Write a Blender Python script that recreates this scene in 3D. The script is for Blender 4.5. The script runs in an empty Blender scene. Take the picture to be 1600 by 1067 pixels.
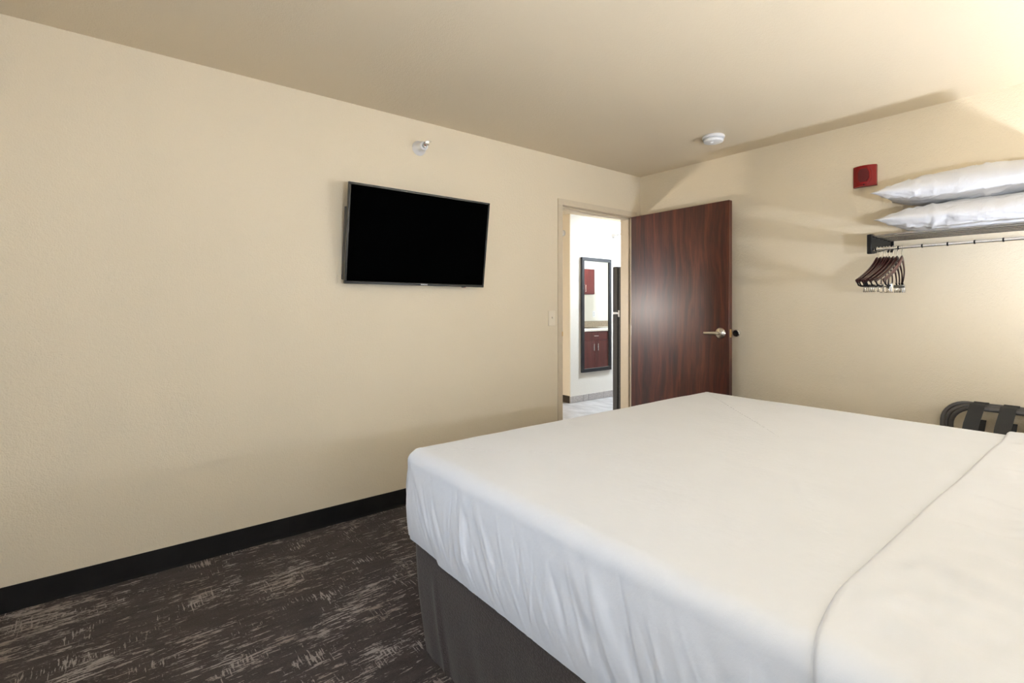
import bpy, bmesh, math, random
from mathutils import Vector, Matrix, noise
random.seed(7)
PI = math.pi
SC = bpy.context.scene
COL = SC.collection

# ------------------------------------------------------------------ camera
cam_d = bpy.data.cameras.new('camera')
cam = bpy.data.objects.new('camera', cam_d)
COL.objects.link(cam)
cam.location = (0, 0, 1.25)
cam.rotation_euler = (PI / 2, 0, math.radians(51.55))
cam_d.sensor_width = 36
cam_d.lens = 784.0 / 1600 * 36
cam_d.shift_y = -55.0 / 1600
cam_d.clip_start = 0.02
SC.camera = cam

# ------------------------------------------------------------------ world, exposure, lights
vs = SC.view_settings
vs.view_transform = 'Standard'
vs.look = 'None'
vs.gamma = 1
vs.use_curve_mapping = False
vs.exposure = 0.67
w = bpy.data.worlds.new('overcast_sky')
SC.world = w
w.use_nodes = True
bg = w.node_tree.nodes['Background']
bg.inputs[0].default_value = (0.72, 0.87, 1.12, 1)
bg.inputs[1].default_value = 2.95
LAMP_EMIT = 710.0            # globe of the bedside wall lamp by the closet shelf
FILL_EMIT = 1130.0  # globe of the near lamp, added as fill
LAMP_COL = (0.915, 1.0, 1.18, 1)
LIVING_EMIT = 190.0          # globe of the floor lamp in the next room
HALL_EMIT = 172.0            # ceiling fixture in the kitchen
HALL_COL = (0.85, 0.96, 1.10, 1)


# ------------------------------------------------------------------ material helpers
class NT:
    def __init__(self, name):
        self.m = bpy.data.materials.new(name)
        self.m.use_nodes = True
        self.t = self.m.node_tree
        self.b = self.t.nodes['Principled BSDF']

    def n(self, kind, **kw):
        nd = self.t.nodes.new(kind)
        for k, v in kw.items():
            if k.startswith('i_'):
                nd.inputs[k[2:].replace('_', ' ')].default_value = v
            elif k.startswith('x'):
                nd.inputs[int(k[1:])].default_value = v
            else:
                setattr(nd, k, v)
        return nd

    def l(self, a, b):
        self.t.links.new(a, b)

    def coords(self, scale=(1, 1, 1)):
        tc = self.n('ShaderNodeTexCoord')
        mp = self.n('ShaderNodeMapping')
        mp.inputs['Scale'].default_value = scale
        self.l(tc.outputs['Object'], mp.inputs['Vector'])
        return mp.outputs[0]

    def noise(self, vec, scale, detail=3, rough=.5):
        nd = self.n('ShaderNodeTexNoise')
        nd.inputs['Scale'].default_value = scale
        nd.inputs['Detail'].default_value = detail
        nd.inputs['Roughness'].default_value = rough
        self.l(vec, nd.inputs['Vector'])
        return nd.outputs['Fac']

    def ramp(self, fac, stops, interp='LINEAR'):
        r = self.n('ShaderNodeValToRGB')
        r.color_ramp.interpolation = interp
        e = r.color_ramp.elements
        while len(e) < len(stops):
            e.new(0.5)
        for i, (p, c) in enumerate(stops):
            e[i].position = p
            e[i].color = (*c, 1) if len(c) == 3 else c
        self.l(fac, r.inputs[0])
        return r.outputs['Color']

    def math(self, op, a, b=None, c=None):
        m = self.n('ShaderNodeMath', operation=op)
        for i, v in enumerate((a, b, c)):
            if v is None:
                continue
            if isinstance(v, (int, float)):
                m.inputs[i].default_value = v
            else:
                self.l(v, m.inputs[i])
        return m.outputs[0]

    def mix(self, fac, a, b):
        m = self.n('ShaderNodeMix', data_type='RGBA')
        for i, v in ((0, fac), (6, a), (7, b)):
            if isinstance(v, (int, float)):
                m.inputs[i].default_value = v
            elif isinstance(v, tuple):
                m.inputs[i].default_value = (*v, 1) if len(v) == 3 else v
            else:
                self.l(v, m.inputs[i])
        return m.outputs[2]

    def bump(self, height, dist, strength=1.0):
        b = self.n('ShaderNodeBump')
        b.inputs['Distance'].default_value = dist
        b.inputs['Strength'].default_value = strength
        self.l(height, b.inputs['Height'])
        self.l(b.outputs[0], self.b.inputs['Normal'])
        return b

    def set(self, col=None, rough=None, metal=None, **kw):
        if col is not None:
            if isinstance(col, tuple):
                self.b.inputs['Base Color'].default_value = (*col, 1)
            else:
                self.l(col, self.b.inputs['Base Color'])
        if rough is not None:
            self.b.inputs['Roughness'].default_value = rough
        if metal is not None:
            self.b.inputs['Metallic'].default_value = metal
        for k, v in kw.items():
            self.b.inputs[k.replace('_', ' ')].default_value = v
        return self


def plain(name, col, rough=.5, metal=0., var=.06, scale=30., **kw):
    """A plain coloured material with a slight procedural unevenness."""
    t = NT(name)
    v = t.coords()
    f = t.noise(v, scale, 3)
    c = t.ramp(f, [(.3, tuple(x * (1 - var) for x in col)), (.7, tuple(min(1, x * (1 + var)) for x in col))])
    t.set(c, rough, metal, **kw)
    return t.m


def paint(name, col, bump=.0016, scale=170):
    t = NT(name)
    v = t.coords()
    f = t.noise(v, 1.3, 3)
    c = t.ramp(f, [(.3, tuple(x * .985 for x in col)), (.7, tuple(min(1, x * 1.015) for x in col))])
    t.set(c, .62)
    h = t.noise(v, scale, 2, .55)
    h2 = t.noise(v, scale * .33, 2, .5)
    hh = t.math('ADD', h, t.math('MULTIPLY', h2, .8))
    t.bump(hh, bump)
    return t.m


M = {}
M['wall'] = paint('orange_peel_wall_paint', (.79, .687, .507), .0021)
M['hall_wall'] = paint('off_white_hall_paint', (.78, .755, .68))
M['ceiling'] = paint('ceiling_paint', (.765, .655, .48))
M['frame_paint'] = plain('door_frame_paint', (.68, .58, .42), .42, var=.02)
M['ivory'] = plain('ivory_plastic', (.86, .77, .60), .35, var=.01)
M['white_plastic'] = plain('white_plastic', (.80, .80, .80), .35, var=.01)
M['grey_plastic'] = plain('pale_grey_plastic', (.62, .62, .62), .4, var=.02)
M['black_plastic'] = plain('black_plastic', (.012, .012, .012), .35, var=.1)
M['bezel'] = plain('tv_bezel', (.02, .02, .018), .22, var=.05)
M['screen'] = plain('tv_screen_glass', (.0008, .0008, .0008), .2, var=.05, Specular_IOR_Level=0.)
M['chrome'] = plain('chrome', (.78, .77, .74), .16, 1., var=.03)
M['rod'] = plain('polished_shelf_rod', (.42, .41, .40), .18, 1., var=.03)
M['nickel'] = plain('satin_nickel', (.72, .68, .60), .28, 1., var=.03)
M['dark_chrome'] = plain('dark_reflective_metal', (.18, .17, .16), .15, 1., var=.05)
M['black_metal'] = plain('black_painted_metal', (.008, .0075, .007), .5, var=.1, Specular_IOR_Level=.2)
M['grey_metal'] = plain('dark_grey_tube', (.10, .095, .09), .35, .5, var=.08)
M['webbing'] = plain('black_webbing', (.014, .014, .014), .75, var=.25, scale=220)
M['red'] = plain('red_alarm_plastic', (.24, .006, .006), .35, var=.04, Specular_IOR_Level=.3)
M['red_dark'] = plain('dark_red_grille', (.11, .002, .003), .5, var=.05)
M['brass'] = plain('brass', (.70, .50, .24), .3, 1.)
M['red_glass'] = plain('red_bulb', (.45, .02, .02), .1)
M['hanger_wood'] = plain('dark_hanger_wood', (.035, .008, .006), .3, var=.3, scale=40)
M['hanger_highlight'] = plain('hanger_edge_highlight', (.17, .125, .095), .45, var=.15)  # pale tone of the highlight on the hangers' top edges
M['mirror'] = NT('mirror_glass').set((.93, .95, .95), .01, 1.).m
M['fridge'] = plain('textured_black_fridge', (.075, .073, .070), .36, var=.5, scale=160)
M['gasket'] = plain('fridge_gasket', (.006, .006, .006), .6)
M['mirror_frame'] = plain('black_mirror_frame', (.02, .022, .025), .4, var=.1)
M['rubber_base'] = plain('black_rubber_base', (.008, .0072, .0066), .75, var=.3, scale=9, Specular_IOR_Level=.2)
M['dark_wood_base'] = plain('dark_brown_base', (.045, .030, .016), .5, var=.2)
M['outside_ground'] = plain('asphalt', (.16, .155, .15), .9, var=.15, scale=2)
M['quartz'] = plain('pale_counter_edge', (.72, .66, .58), .3, var=.08, scale=90)


def wood(name, c0, c1, c2, rough, grain=(9, 9, .5), coat=0.):
    t = NT(name)
    v = t.coords(grain)
    warp = t.noise(t.coords((1.2, 1.2, .35)), 3.0, 2)
    add = t.n('ShaderNodeVectorMath', operation='ADD')
    sc = t.n('ShaderNodeVectorMath', operation='SCALE')
    cmb = t.n('ShaderNodeCombineXYZ')
    t.l(warp, cmb.inputs[0]); t.l(warp, cmb.inputs[1])
    t.l(cmb.outputs[0], sc.inputs[0]); sc.inputs['Scale'].default_value = 1.4
    t.l(v, add.inputs[0]); t.l(sc.outputs[0], add.inputs[1])
    f = t.noise(add.outputs[0], 2.2, 6, .62)
    fine = t.noise(t.coords((110, 110, 2.4)), 2.0, 4, .6)
    mixf = t.math('ADD', t.math('MULTIPLY', f, .72), t.math('MULTIPLY', fine, .28))
    c = t.ramp(mixf, [(.36, c0), (.50, c1), (.64, c2)])
    t.set(c, rough)
    t.b.inputs['Coat Weight'].default_value = coat
    t.b.inputs['Coat Roughness'].default_value = .32
    t.bump(fine, .0004)
    return t.m


M['door_wood'] = wood('mahogany_door_veneer', (.022, .0045, .0025), (.066, .0125, .0060), (.145, .033, .0135), .42, coat=.65)
M['door_wood'].node_tree.nodes['Principled BSDF'].inputs['Specular IOR Level'].default_value = .25
M['cabinet_wood'] = wood('cherry_cabinet_laminate', (.06, .010, .009), (.085, .015, .013), (.12, .024, .02), .35)


def cloth(name, col, bump=.0006, scale=900, wr=.0016, rough=.85):
    t = NT(name)
    v = t.coords()
    f = t.noise(v, 6, 3)
    c = t.ramp(f, [(.3, tuple(x * .985 for x in col)), (.7, tuple(min(1, x * 1.01) for x in col))])
    t.set(c, rough)
    t.b.inputs['Sheen Weight'].default_value = .15
    a = t.noise(t.coords((1, 1.0, .55)), 34, 4, .55)
    b = t.noise(v, scale, 1)
    h = t.math('ADD', t.math('MULTIPLY', a, 1.0), t.math('MULTIPLY', b, .12))
    t.bump(h, wr)
    return t.m


M['sheet'] = cloth('white_cotton_sheet', (.705, .72, .74), wr=.0014)
M['pillow'] = cloth('white_pillowcase', (.69, .69, .70), wr=.0045)


def wrap_material():
    t = NT('taupe_honeycomb_bed_wrap')
    v = t.coords()
    vo = t.n('ShaderNodeTexVoronoi')
    vo.inputs['Scale'].default_value = 150
    t.l(t.coords((1, 1, 1.5)), vo.inputs['Vector'])
    c = t.ramp(vo.outputs['Distance'], [(.15, (.066, .050, .041)), (.6, (.043, .032, .026))])
    t.set(c, .68)
    t.b.inputs['Sheen Weight'].default_value = .2
    t.bump(vo.outputs['Distance'], -.0012)
    return t.m


M['wrap'] = wrap_material()


def carpet_material():
    t = NT('streaked_carpet')
    # streaks run along Y (parallel to the TV wall), with short cross streaks
    s1 = t.noise(t.coords((130, 17.0, 1)), 1.0, 2, .55)
    s2 = t.noise(t.coords((48, 4.2, 1)), 1.0, 3, .6)
    s3 = t.noise(t.coords((16, 135, 1)), 1.0, 2, .55)
    cl = t.noise(t.coords((4.2, 2.6, 1)), 1.0, 4, .6)
    cl3 = t.noise(t.coords((7.5, 4.5, 1)), 1.0, 2, .5)
    speck = t.noise(t.coords((1, .5, 1)), 190, 2, .6)
    a = t.math('ADD', t.math('MULTIPLY', s1, .60), t.math('MULTIPLY', s2, .40))
    a = t.math('ADD', a, t.math('MULTIPLY', t.math('SUBTRACT', cl, .5), .52))
    a = t.math('ADD', a, t.math('MULTIPLY', t.math('SUBTRACT', speck, .5), .22))
    light = t.ramp(a, [(.560, (0, 0, 0)), (.605, (1, 1, 1))])
    b = t.math('ADD', s3, t.math('MULTIPLY', t.math('SUBTRACT', cl3, .5), .95))
    b = t.math('ADD', b, t.math('MULTIPLY', t.math('SUBTRACT', speck, .5), .30))
    cross = t.ramp(b, [(.70, (0, 0, 0)), (.75, (1, 1, 1))])
    mx = t.math('MAXIMUM', light, cross)
    base = t.ramp(t.noise(t.coords((34, 7, 1)), 1.0, 4, .6), [(.3, (.034, .026, .0245)), (.7, (.072, .057, .053))])
    base = t.mix(t.math('MULTIPLY', t.ramp(speck, [(.5, (0, 0, 0)), (.72, (1, 1, 1))]), .5), base, (.10, .083, .075))
    pale = t.ramp(t.noise(t.coords((5, 5, 1)), 1.0, 2), [(.35, (.35, .29, .25)), (.65, (.43, .385, .36))])
    c = t.mix(t.math('MULTIPLY', mx, .92), base, pale)
    t.set(c, .95)
    t.b.inputs['Specular IOR Level'].default_value = .15
    t.b.inputs['Sheen Weight'].default_value = .1
    h = t.math('ADD', t.noise(t.coords((1, 1, 1)), 330, 2), t.math('MULTIPLY', mx, .6))
    t.bump(h, .004)
    return t.m


M['carpet'] = carpet_material()


def hall_floor_material():
    t = NT('grey_stone_floor')
    f = t.noise(t.coords((1, 2.2, 1)), 3.5, 6, .6)
    c = t.ramp(f, [(.3, (.30, .29, .28)), (.55, (.44, .43, .42)), (.72, (.54, .53, .52))])
    t.set(c, .42)
    return t.m


M['hall_floor'] = hall_floor_material()


def tile_material():
    t = NT('grey_stone_tile')
    f = t.noise(t.coords((1, 1.5, 3)), 22, 6, .65)
    c = t.ramp(f, [(.3, (.34, .315, .295)), (.7, (.56, .53, .50))])
    t.set(c, .5)
    return t.m


M['tile'] = tile_material()


def granite_material():
    t = NT('beige_granite')
    f = t.noise(t.coords(), 130, 3, .7)
    c = t.ramp(f, [(.36, (.08, .055, .035)), (.48, (.30, .23, .155)), (.62, (.46, .38, .28))])
    t.set(c, .25)
    return t.m


M['granite'] = granite_material()


def emit(name, col, s):
    t = NT(name)
    t.set((.8, .8, .8), .4)
    t.b.inputs['Emission Color'].default_value = col
    t.b.inputs['Emission Strength'].default_value = s
    return t.m


M['lamp_globe'] = emit('lit_globe', LAMP_COL, LAMP_EMIT)
M['fill_globe'] = emit('lit_fill_globe', LAMP_COL, FILL_EMIT)
M['living_globe'] = emit('lit_living_globe', (1.0, .92, .83, 1), LIVING_EMIT)
M['hall_lens'] = emit('lit_fixture_lens', HALL_COL, HALL_EMIT)
M['led'] = emit('red_standby_light', (1, .05, .03, 1), 1.2)


def pane_material():
    t = NT('window_glass')
    tr = t.n('ShaderNodeBsdfTransparent')
    gl = t.n('ShaderNodeBsdfGlossy')
    gl.inputs['Roughness'].default_value = .02
    fr = t.n('ShaderNodeFresnel')
    mx = t.n('ShaderNodeMixShader')
    t.l(fr.outputs[0], mx.inputs[0]); t.l(tr.outputs[0], mx.inputs[1]); t.l(gl.outputs[0], mx.inputs[2])
    out = t.t.nodes['Material Output']
    t.l(mx.outputs[0], out.inputs['Surface'])
    return t.m


M['pane'] = pane_material()


# ------------------------------------------------------------------ geometry helpers
def xbox(bm, lo, hi, bev=0., mat4=None, seg=1):
    lo, hi = Vector(lo), Vector(hi)
    c = (lo + hi) / 2
    s = hi - lo
    r = bmesh.ops.create_cube(bm, size=1.0, matrix=Matrix.Translation(c) @ Matrix.Diagonal((s.x, s.y, s.z, 1)))
    vv = r['verts']
    if bev > 0:
        es = list({e for v in vv for e in v.link_edges})
        q = bmesh.ops.bevel(bm, geom=es, offset=bev, segments=seg, profile=.5, affect='EDGES')
        vv = list(set(q['verts']) | {v for v in vv if v.is_valid})
    if mat4 is not None:
        bmesh.ops.transform(bm, matrix=mat4, verts=[v for v in vv if v.is_valid])
    return vv


def tube(bm, pts, r, seg=10, caps=True, closed=False, flat=None, ref=None):
    """Sweep a round (or flat = (rx, ry)) section along pts. r: radius or list of radii."""
    pts = [Vector(p) for p in pts]
    n = len(pts)
    rings = []
    up = None
    for i, p in enumerate(pts):
        if closed:
            d = pts[(i + 1) % n] - pts[i - 1]
        else:
            d = pts[min(i + 1, n - 1)] - pts[max(i - 1, 0)]
        d.normalize()
        if ref is not None:
            a = Vector(ref)
        elif up is None:
            a = Vector((0, 0, 1)) if abs(d.z) < .9 else Vector((1, 0, 0))
        else:
            a = up
        x = d.cross(a)
        x.normalize()
        y = x.cross(d)
        y.normalize()
        up = y
        ri = r[i] if isinstance(r, (list, tuple)) else r
        rx, ry = (flat[0] * ri, flat[1] * ri) if flat else (ri, ri)
        rings.append([bm.verts.new(p + x * (rx * math.cos(2 * PI * k / seg)) + y * (ry * math.sin(2 * PI * k / seg))) for k in range(seg)])
    m = n if closed else n - 1
    for i in range(m):
        A, B = rings[i], rings[(i + 1) % n]
        for k in range(seg):
            bm.faces.new((A[k], A[(k + 1) % seg], B[(k + 1) % seg], B[k]))
    if caps and not closed:
        bm.faces.new(list(reversed(rings[0])))
        bm.faces.new(rings[-1])


def lathe(bm, prof, seg=24, mat4=None, cap=True):
    """prof: list of (r, z) around local Z."""
    rings = []
    for r, z in prof:
        if r < 1e-6:
            rings.append([bm.verts.new((0, 0, z))])
        else:
            rings.append([bm.verts.new((r * math.cos(2 * PI * k / seg), r * math.sin(2 * PI * k / seg), z)) for k in range(seg)])
    for A, B in zip(rings, rings[1:]):
        for k in range(seg):
            a0, a1 = A[k % len(A)], A[(k + 1) % len(A)]
            b0, b1 = B[k % len(B)], B[(k + 1) % len(B)]
            vs_ = []
            for v in (a0, a1, b1, b0):
                if v not in vs_:
                    vs_.append(v)
            if len(vs_) > 2:
                bm.faces.new(vs_)
    if cap:
        if len(rings[0]) > 1:
            bm.faces.new(list(reversed(rings[0])))
        if len(rings[-1]) > 1:
            bm.faces.new(rings[-1])
    if mat4 is not None:
        bmesh.ops.transform(bm, matrix=mat4, verts=[v for r in rings for v in r])


def prism(bm, poly, lo, hi, axis='y', mat4=None):
    """Extrude a 2D polygon. axis: the extrusion axis; poly in the other two (x,z / y,z / x,y)."""
    def P(a, b, c):
        return {'y': (a, c, b), 'x': (c, a, b), 'z': (a, b, c)}[axis]
    A = [bm.verts.new(P(a, b, lo)) for a, b in poly]
    B = [bm.verts.new(P(a, b, hi)) for a, b in poly]
    n = len(poly)
    for k in range(n):
        bm.faces.new((A[k], A[(k + 1) % n], B[(k + 1) % n], B[k]))
    bm.faces.new(list(reversed(A)))
    bm.faces.new(B)
    if mat4 is not None:
        bmesh.ops.transform(bm, matrix=mat4, verts=A + B)


def worldloc(o):
    v = Vector(o.location)
    while o.parent:
        o = o.parent
        v += Vector(o.location)
    return v


def obj(name, bm, mat, parent=None, smooth=40, local=False, origin=None):
    """Link bm as ONE mesh object; world coordinates are made local to the parent."""
    bmesh.ops.recalc_face_normals(bm, faces=bm.faces)
    if parent is not None and not local:
        bmesh.ops.translate(bm, vec=-worldloc(parent), verts=bm.verts)
    if parent is None and origin is not None:
        bmesh.ops.translate(bm, vec=-Vector(origin), verts=bm.verts)
    me = bpy.data.meshes.new(name)
    bm.to_mesh(me)
    bm.free()
    if smooth:
        me.shade_smooth()
        me.set_sharp_from_angle(angle=math.radians(smooth))
    me.materials.append(M[mat] if isinstance(mat, str) else mat)
    o = bpy.data.objects.new(name, me)
    COL.objects.link(o)
    o.parent = parent
    if parent is None and origin is not None:
        o.location = origin
    return o


def thing(name, label, cat, loc=(0, 0, 0), group=None, rotz=0):
    o = bpy.data.objects.new(name, None)
    COL.objects.link(o)
    o.empty_display_size = .1
    o.location = loc
    o.rotation_euler = (0, 0, rotz)
    o['label'] = label
    o['category'] = cat
    if group:
        o['group'] = group
    return o


def tag(o, label, cat, group=None):
    o['label'] = label
    o['category'] = cat
    if group:
        o['group'] = group
    return o


def struct(o, label=None, cat=None):
    o['kind'] = 'structure'
    if label:
        o['label'] = label
    if cat:
        o['category'] = cat
    return o


def B(*boxes, bev=0.):
    bm = bmesh.new()
    for lo, hi in boxes:
        xbox(bm, lo, hi, bev)
    return bm


# ------------------------------------------------------------------ the rooms
XW, YW, H = -2.892, 3.804, 2.44       # TV wall, closet wall, ceiling
XH = .84                              # wall behind the bed head
YN = -.95                             # window wall behind the camera
TH = .13
XK = XW - TH                          # kitchen side of the TV wall
DY0, DY1, DZ = 2.805, 3.700, 2.058    # door opening
XM, YM = -4.602, 4.607                # corner of the mirror wall in the next room
XF, YF = -7.4, 7.6                    # far ends of the next room

struct(obj('floor', B(((XW - .065, YN, -.1), (XH, YW, 0))), 'carpet', smooth=0),
       'dark brown carpet with pale broken streaks along the bed', 'carpet')
struct(obj('floor_hall', B(((XF, YN, -.1), (XW - .065, YF, -.002))), 'hall_floor', smooth=0),
       'pale grey stone floor seen through the open doorway', 'floor')
struct(obj('ceiling', B(((XF, YN, H), (XH, YF, H + .12))), 'ceiling', smooth=0),
       'beige painted ceiling of the bedroom', 'ceiling')
struct(obj('wall_left', B(((XK, YN, 0), (XW, DY0 - .02, H)), ((XK + .012, DY1 + .02, 0), (XW, YF, H)),
                          ((XK, DY0 - .02, DZ + .02), (XW, DY1 + .02, H))), 'wall', smooth=0),
       'long beige textured wall carrying the television', 'wall')
struct(obj('wall_back', B(((XW, YW, 0), (XH + .13, YW + TH, H))), 'wall', smooth=0),
       'beige textured wall behind the open door and shelf', 'wall')
FILL_WIN = (-.85, .50, .55, 2.12)           # y0, y1, z0, z1 of the window added in the bed head wall for fill light
WIN2 = (-7.0, -4.6, .60, 2.15)
struct(obj('wall_right', B(((XH, YN, 0), (XH + TH, FILL_WIN[0], H)), ((XH, FILL_WIN[1], 0), (XH + TH, YW, H)),
                           ((XH, FILL_WIN[0], 0), (XH + TH, FILL_WIN[1], FILL_WIN[2])), ((XH, FILL_WIN[0], FILL_WIN[3]), (XH + TH, FILL_WIN[1], H))), 'wall', smooth=0),
       'beige wall at the head of the bed', 'wall')


def window_wall(name, x0, x1, wx0, wx1, z0, z1, label):
    return struct(obj(name, B(((x0, YN - TH, 0), (wx0, YN, H)), ((wx1, YN - TH, 0), (x1, YN, H)),
                              ((wx0, YN - TH, 0), (wx1, YN, z0)), ((wx0, YN - TH, z1), (wx1, YN, H))), 'wall', smooth=0), label, 'wall')


WIN3 = (-1.80, -.60, .75, 2.05)
window_wall('wall_front', XW - .065, XH + TH, *WIN3, 'beige window wall across the room from the shelf')
window_wall('wall_front_hall', XF, XW - .065, *WIN2, 'beige wall with the living room window')
struct(obj('wall_side_hall', B(((XF - TH, YN, 0), (XF, YF, H))), 'wall', smooth=0), 'far beige wall of the next room', 'wall')
struct(obj('wall_far_hall', B(((XF, YF, 0), (XW, YF + TH, H))), 'hall_wall', smooth=0), 'end wall beyond the kitchen', 'wall')
struct(obj('wall_mirror_hall', B(((XF, YM + .012, 0), (XM, YF, H))), 'hall_wall', smooth=0), 'bright wall with the tall mirror beyond the doorway', 'wall')
struct(obj('wall_end_hall', B(((XF, YM, 0), (XM, YM + .012, H))), 'wall', smooth=0), 'beige wall end just inside the doorway', 'wall')
struct(obj('wall_kitchen_hall', B(((XK, DY1 + .05, 0), (XK + .012, YF, H))), 'hall_wall', smooth=0), 'off white kitchen wall reflected in the mirror', 'wall')
struct(obj('ground', B(((-45, -45, -.5), (45, 45, -.32))), 'outside_ground', smooth=0), 'asphalt outside the windows', 'ground')


def window(n, width, height, loc, rotz, label):
    """Local frame: x along the wall, y towards the room, z up from the sill."""
    root = thing('window_%d' % n, label, 'window', loc, None, rotz)
    root['kind'] = 'structure'
    hw, f = width / 2, .05
    y0, y1 = -.10, -.04

    def part(name, bm, mat, sm=0):
        return obj(name, bm, mat, root, sm, True)
    part('window_frame', B(((-hw, y0, 0), (-hw + f, y1, height)), ((hw - f, y0, 0), (hw, y1, height)),
                           ((-hw + f, y0, 0), (hw - f, y1, f)), ((-hw + f, y0, height - f), (hw - f, y1, height))), 'white_plastic')
    part('mullion', B(((-f / 2, y0, f), (f / 2, y1, height - f))), 'white_plastic')
    for a_, b_ in ((-hw + f, -f / 2), (f / 2, hw - f)):
        part('pane', B(((a_, -.072, f), (b_, -.068, height - f))), 'pane')
    part('window_sill', B(((-hw - .03, -.04, -.02), (hw + .03, .06, .004)), bev=.004), 'white_plastic', 40)
    pl = bpy.data.lights.new('window_portal', 'AREA')
    pl.shape = 'RECTANGLE'
    pl.size, pl.size_y = width, height
    pl.cycles.is_portal = True
    po = bpy.data.objects.new('window_portal', pl)
    COL.objects.link(po)
    po.parent = root
    po.location = (0, -.12, height / 2)
    po.rotation_euler = (PI / 2, 0, 0)      # area lights shine along -Z: turned to face +Y
    return root


window(1, FILL_WIN[1] - FILL_WIN[0], FILL_WIN[3] - FILL_WIN[2], (XH, (FILL_WIN[0] + FILL_WIN[1]) / 2, FILL_WIN[2]), PI / 2, 'added white framed fill window beside the bed head')  # unseen window, added to bring daylight onto the TV wall
window(3, WIN3[1] - WIN3[0], WIN3[3] - WIN3[2], ((WIN3[0] + WIN3[1]) / 2, YN, WIN3[2]), 0, 'white framed two pane window across the room from the shelf')
window(2, WIN2[1] - WIN2[0], WIN2[3] - WIN2[2], ((WIN2[0] + WIN2[1]) / 2, YN, WIN2[2]), 0, 'white framed two pane window of the next room')


# ---- baseboards
def cove_base(name, path, h=.104):
    """Rubber cove base along X = XW from y0 to y1."""
    y0, y1 = path
    bm = bmesh.new()
    prof = [(0, h), (.003, h), (.004, h - .003), (.004, .014), (.0055, .008), (.008, .003), (.010, .001), (.010, 0), (0, 0)]
    prism(bm, [(XW + a, b) for a, b in prof], y0, y1, 'y')
    return obj(name, bm, 'rubber_base', None, 30)


bl = bpy.data.objects.new('baseboard_left', None)
COL.objects.link(bl)
struct(bl, 'black rubber cove base along the TV wall', 'baseboard')
for a, b in ((YN, .742), (.7425, DY0 - .05)):
    o = cove_base('base_strip', (a, b))
    o.parent = bl
bm = B(((XW, YW - .004, 0), (XH, YW, .104)))
struct(obj('baseboard_back', bm, 'rubber_base', None, 0), 'black rubber base along the closet wall', 'baseboard')

bh = bpy.data.objects.new('baseboard_hall', None)
COL.objects.link(bh)
struct(bh, 'row of grey stone base tiles under the tall mirror', 'baseboard')
ys = [YM]
pxs = [.245, .095, .305, .305, .305, .305, .305, .305, .305, .305]
for q in pxs:
    ys.append(ys[-1] + q)
for a, b in zip(ys, ys[1:]):
    o = obj('base_tile', B(((XM, a + .002, 0), (XM + .009, b - .002, .084)), bev=.0015), 'tile')
    o.parent = bh
struct(obj('baseboard_hall_end', B(((XF, YM - .01, 0), (XM - .001, YM, .092)), bev=.002), 'dark_wood_base', None, 0),
       'dark brown base on the wall end beyond the doorway', 'baseboard')

# ---- door frame (painted steel) with stops
fr = bpy.data.objects.new('trim_1', None)
COL.objects.link(fr)
struct(fr, 'beige painted steel door frame around the open doorway', 'door frame')
CW = .048
for nm, y0, y1 in (('jamb', DY0 - CW, DY0), ('jamb', DY1, DY1 + CW)):
    bm = bmesh.new()
    xbox(bm, (XK - .012, y0, 0), (XW + .012, y1, DZ), .002)
    s0, s1 = (DY0 - .001, DY0 + .016) if y1 == DY0 else (DY1 - .016, DY1 + .001)
    xbox(bm, (XK + .028, s0, 0), (XW - .038, s1, DZ - .001), .0015)
    o = obj(nm, bm, 'frame_paint', fr)
bm = bmesh.new()
xbox(bm, (XK - .012, DY0 - CW, DZ), (XW + .012, DY1 + CW, DZ + CW), .002)
xbox(bm, (XK + .028, DY0, DZ - .016), (XW - .038, DY1, DZ + .001), .0015)
obj('head_jamb', bm, 'frame_paint', fr)
bm = B(((XW - .022, DY0, 1.005), (XW + .006, DY0 + .0025, 1.055)), bev=.001)
xbox(bm, (XW + .0115, DY0 - .012, 1.012), (XW + .0135, DY0 - .001, 1.048))
obj('strike_plate', bm, 'brass', fr)

# ---- the open door
HX, HY = -2.874, 3.652                # hinge corner of the visible face
LX, LY = -1.944, 3.632                # latch corner of the visible face
DT, DTOP = .044, 2.052
ddir = Vector((LX - HX, LY - HY, 0))
DWID = ddir.length
rz = math.atan2(ddir.y, ddir.x)
MD = Matrix.Translation((HX, HY, 0)) @ Matrix.Rotation(rz, 4, 'Z')
dr = thing('door_1', 'dark mahogany door standing open against the closet wall', 'door', (HX, HY, 0))
dr['kind'] = 'structure'


def dobj(name, bm, mat, par=None, smooth=40):
    bmesh.ops.transform(bm, matrix=MD, verts=bm.verts)
    return obj(name, bm, mat, par or dr, smooth)


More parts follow.
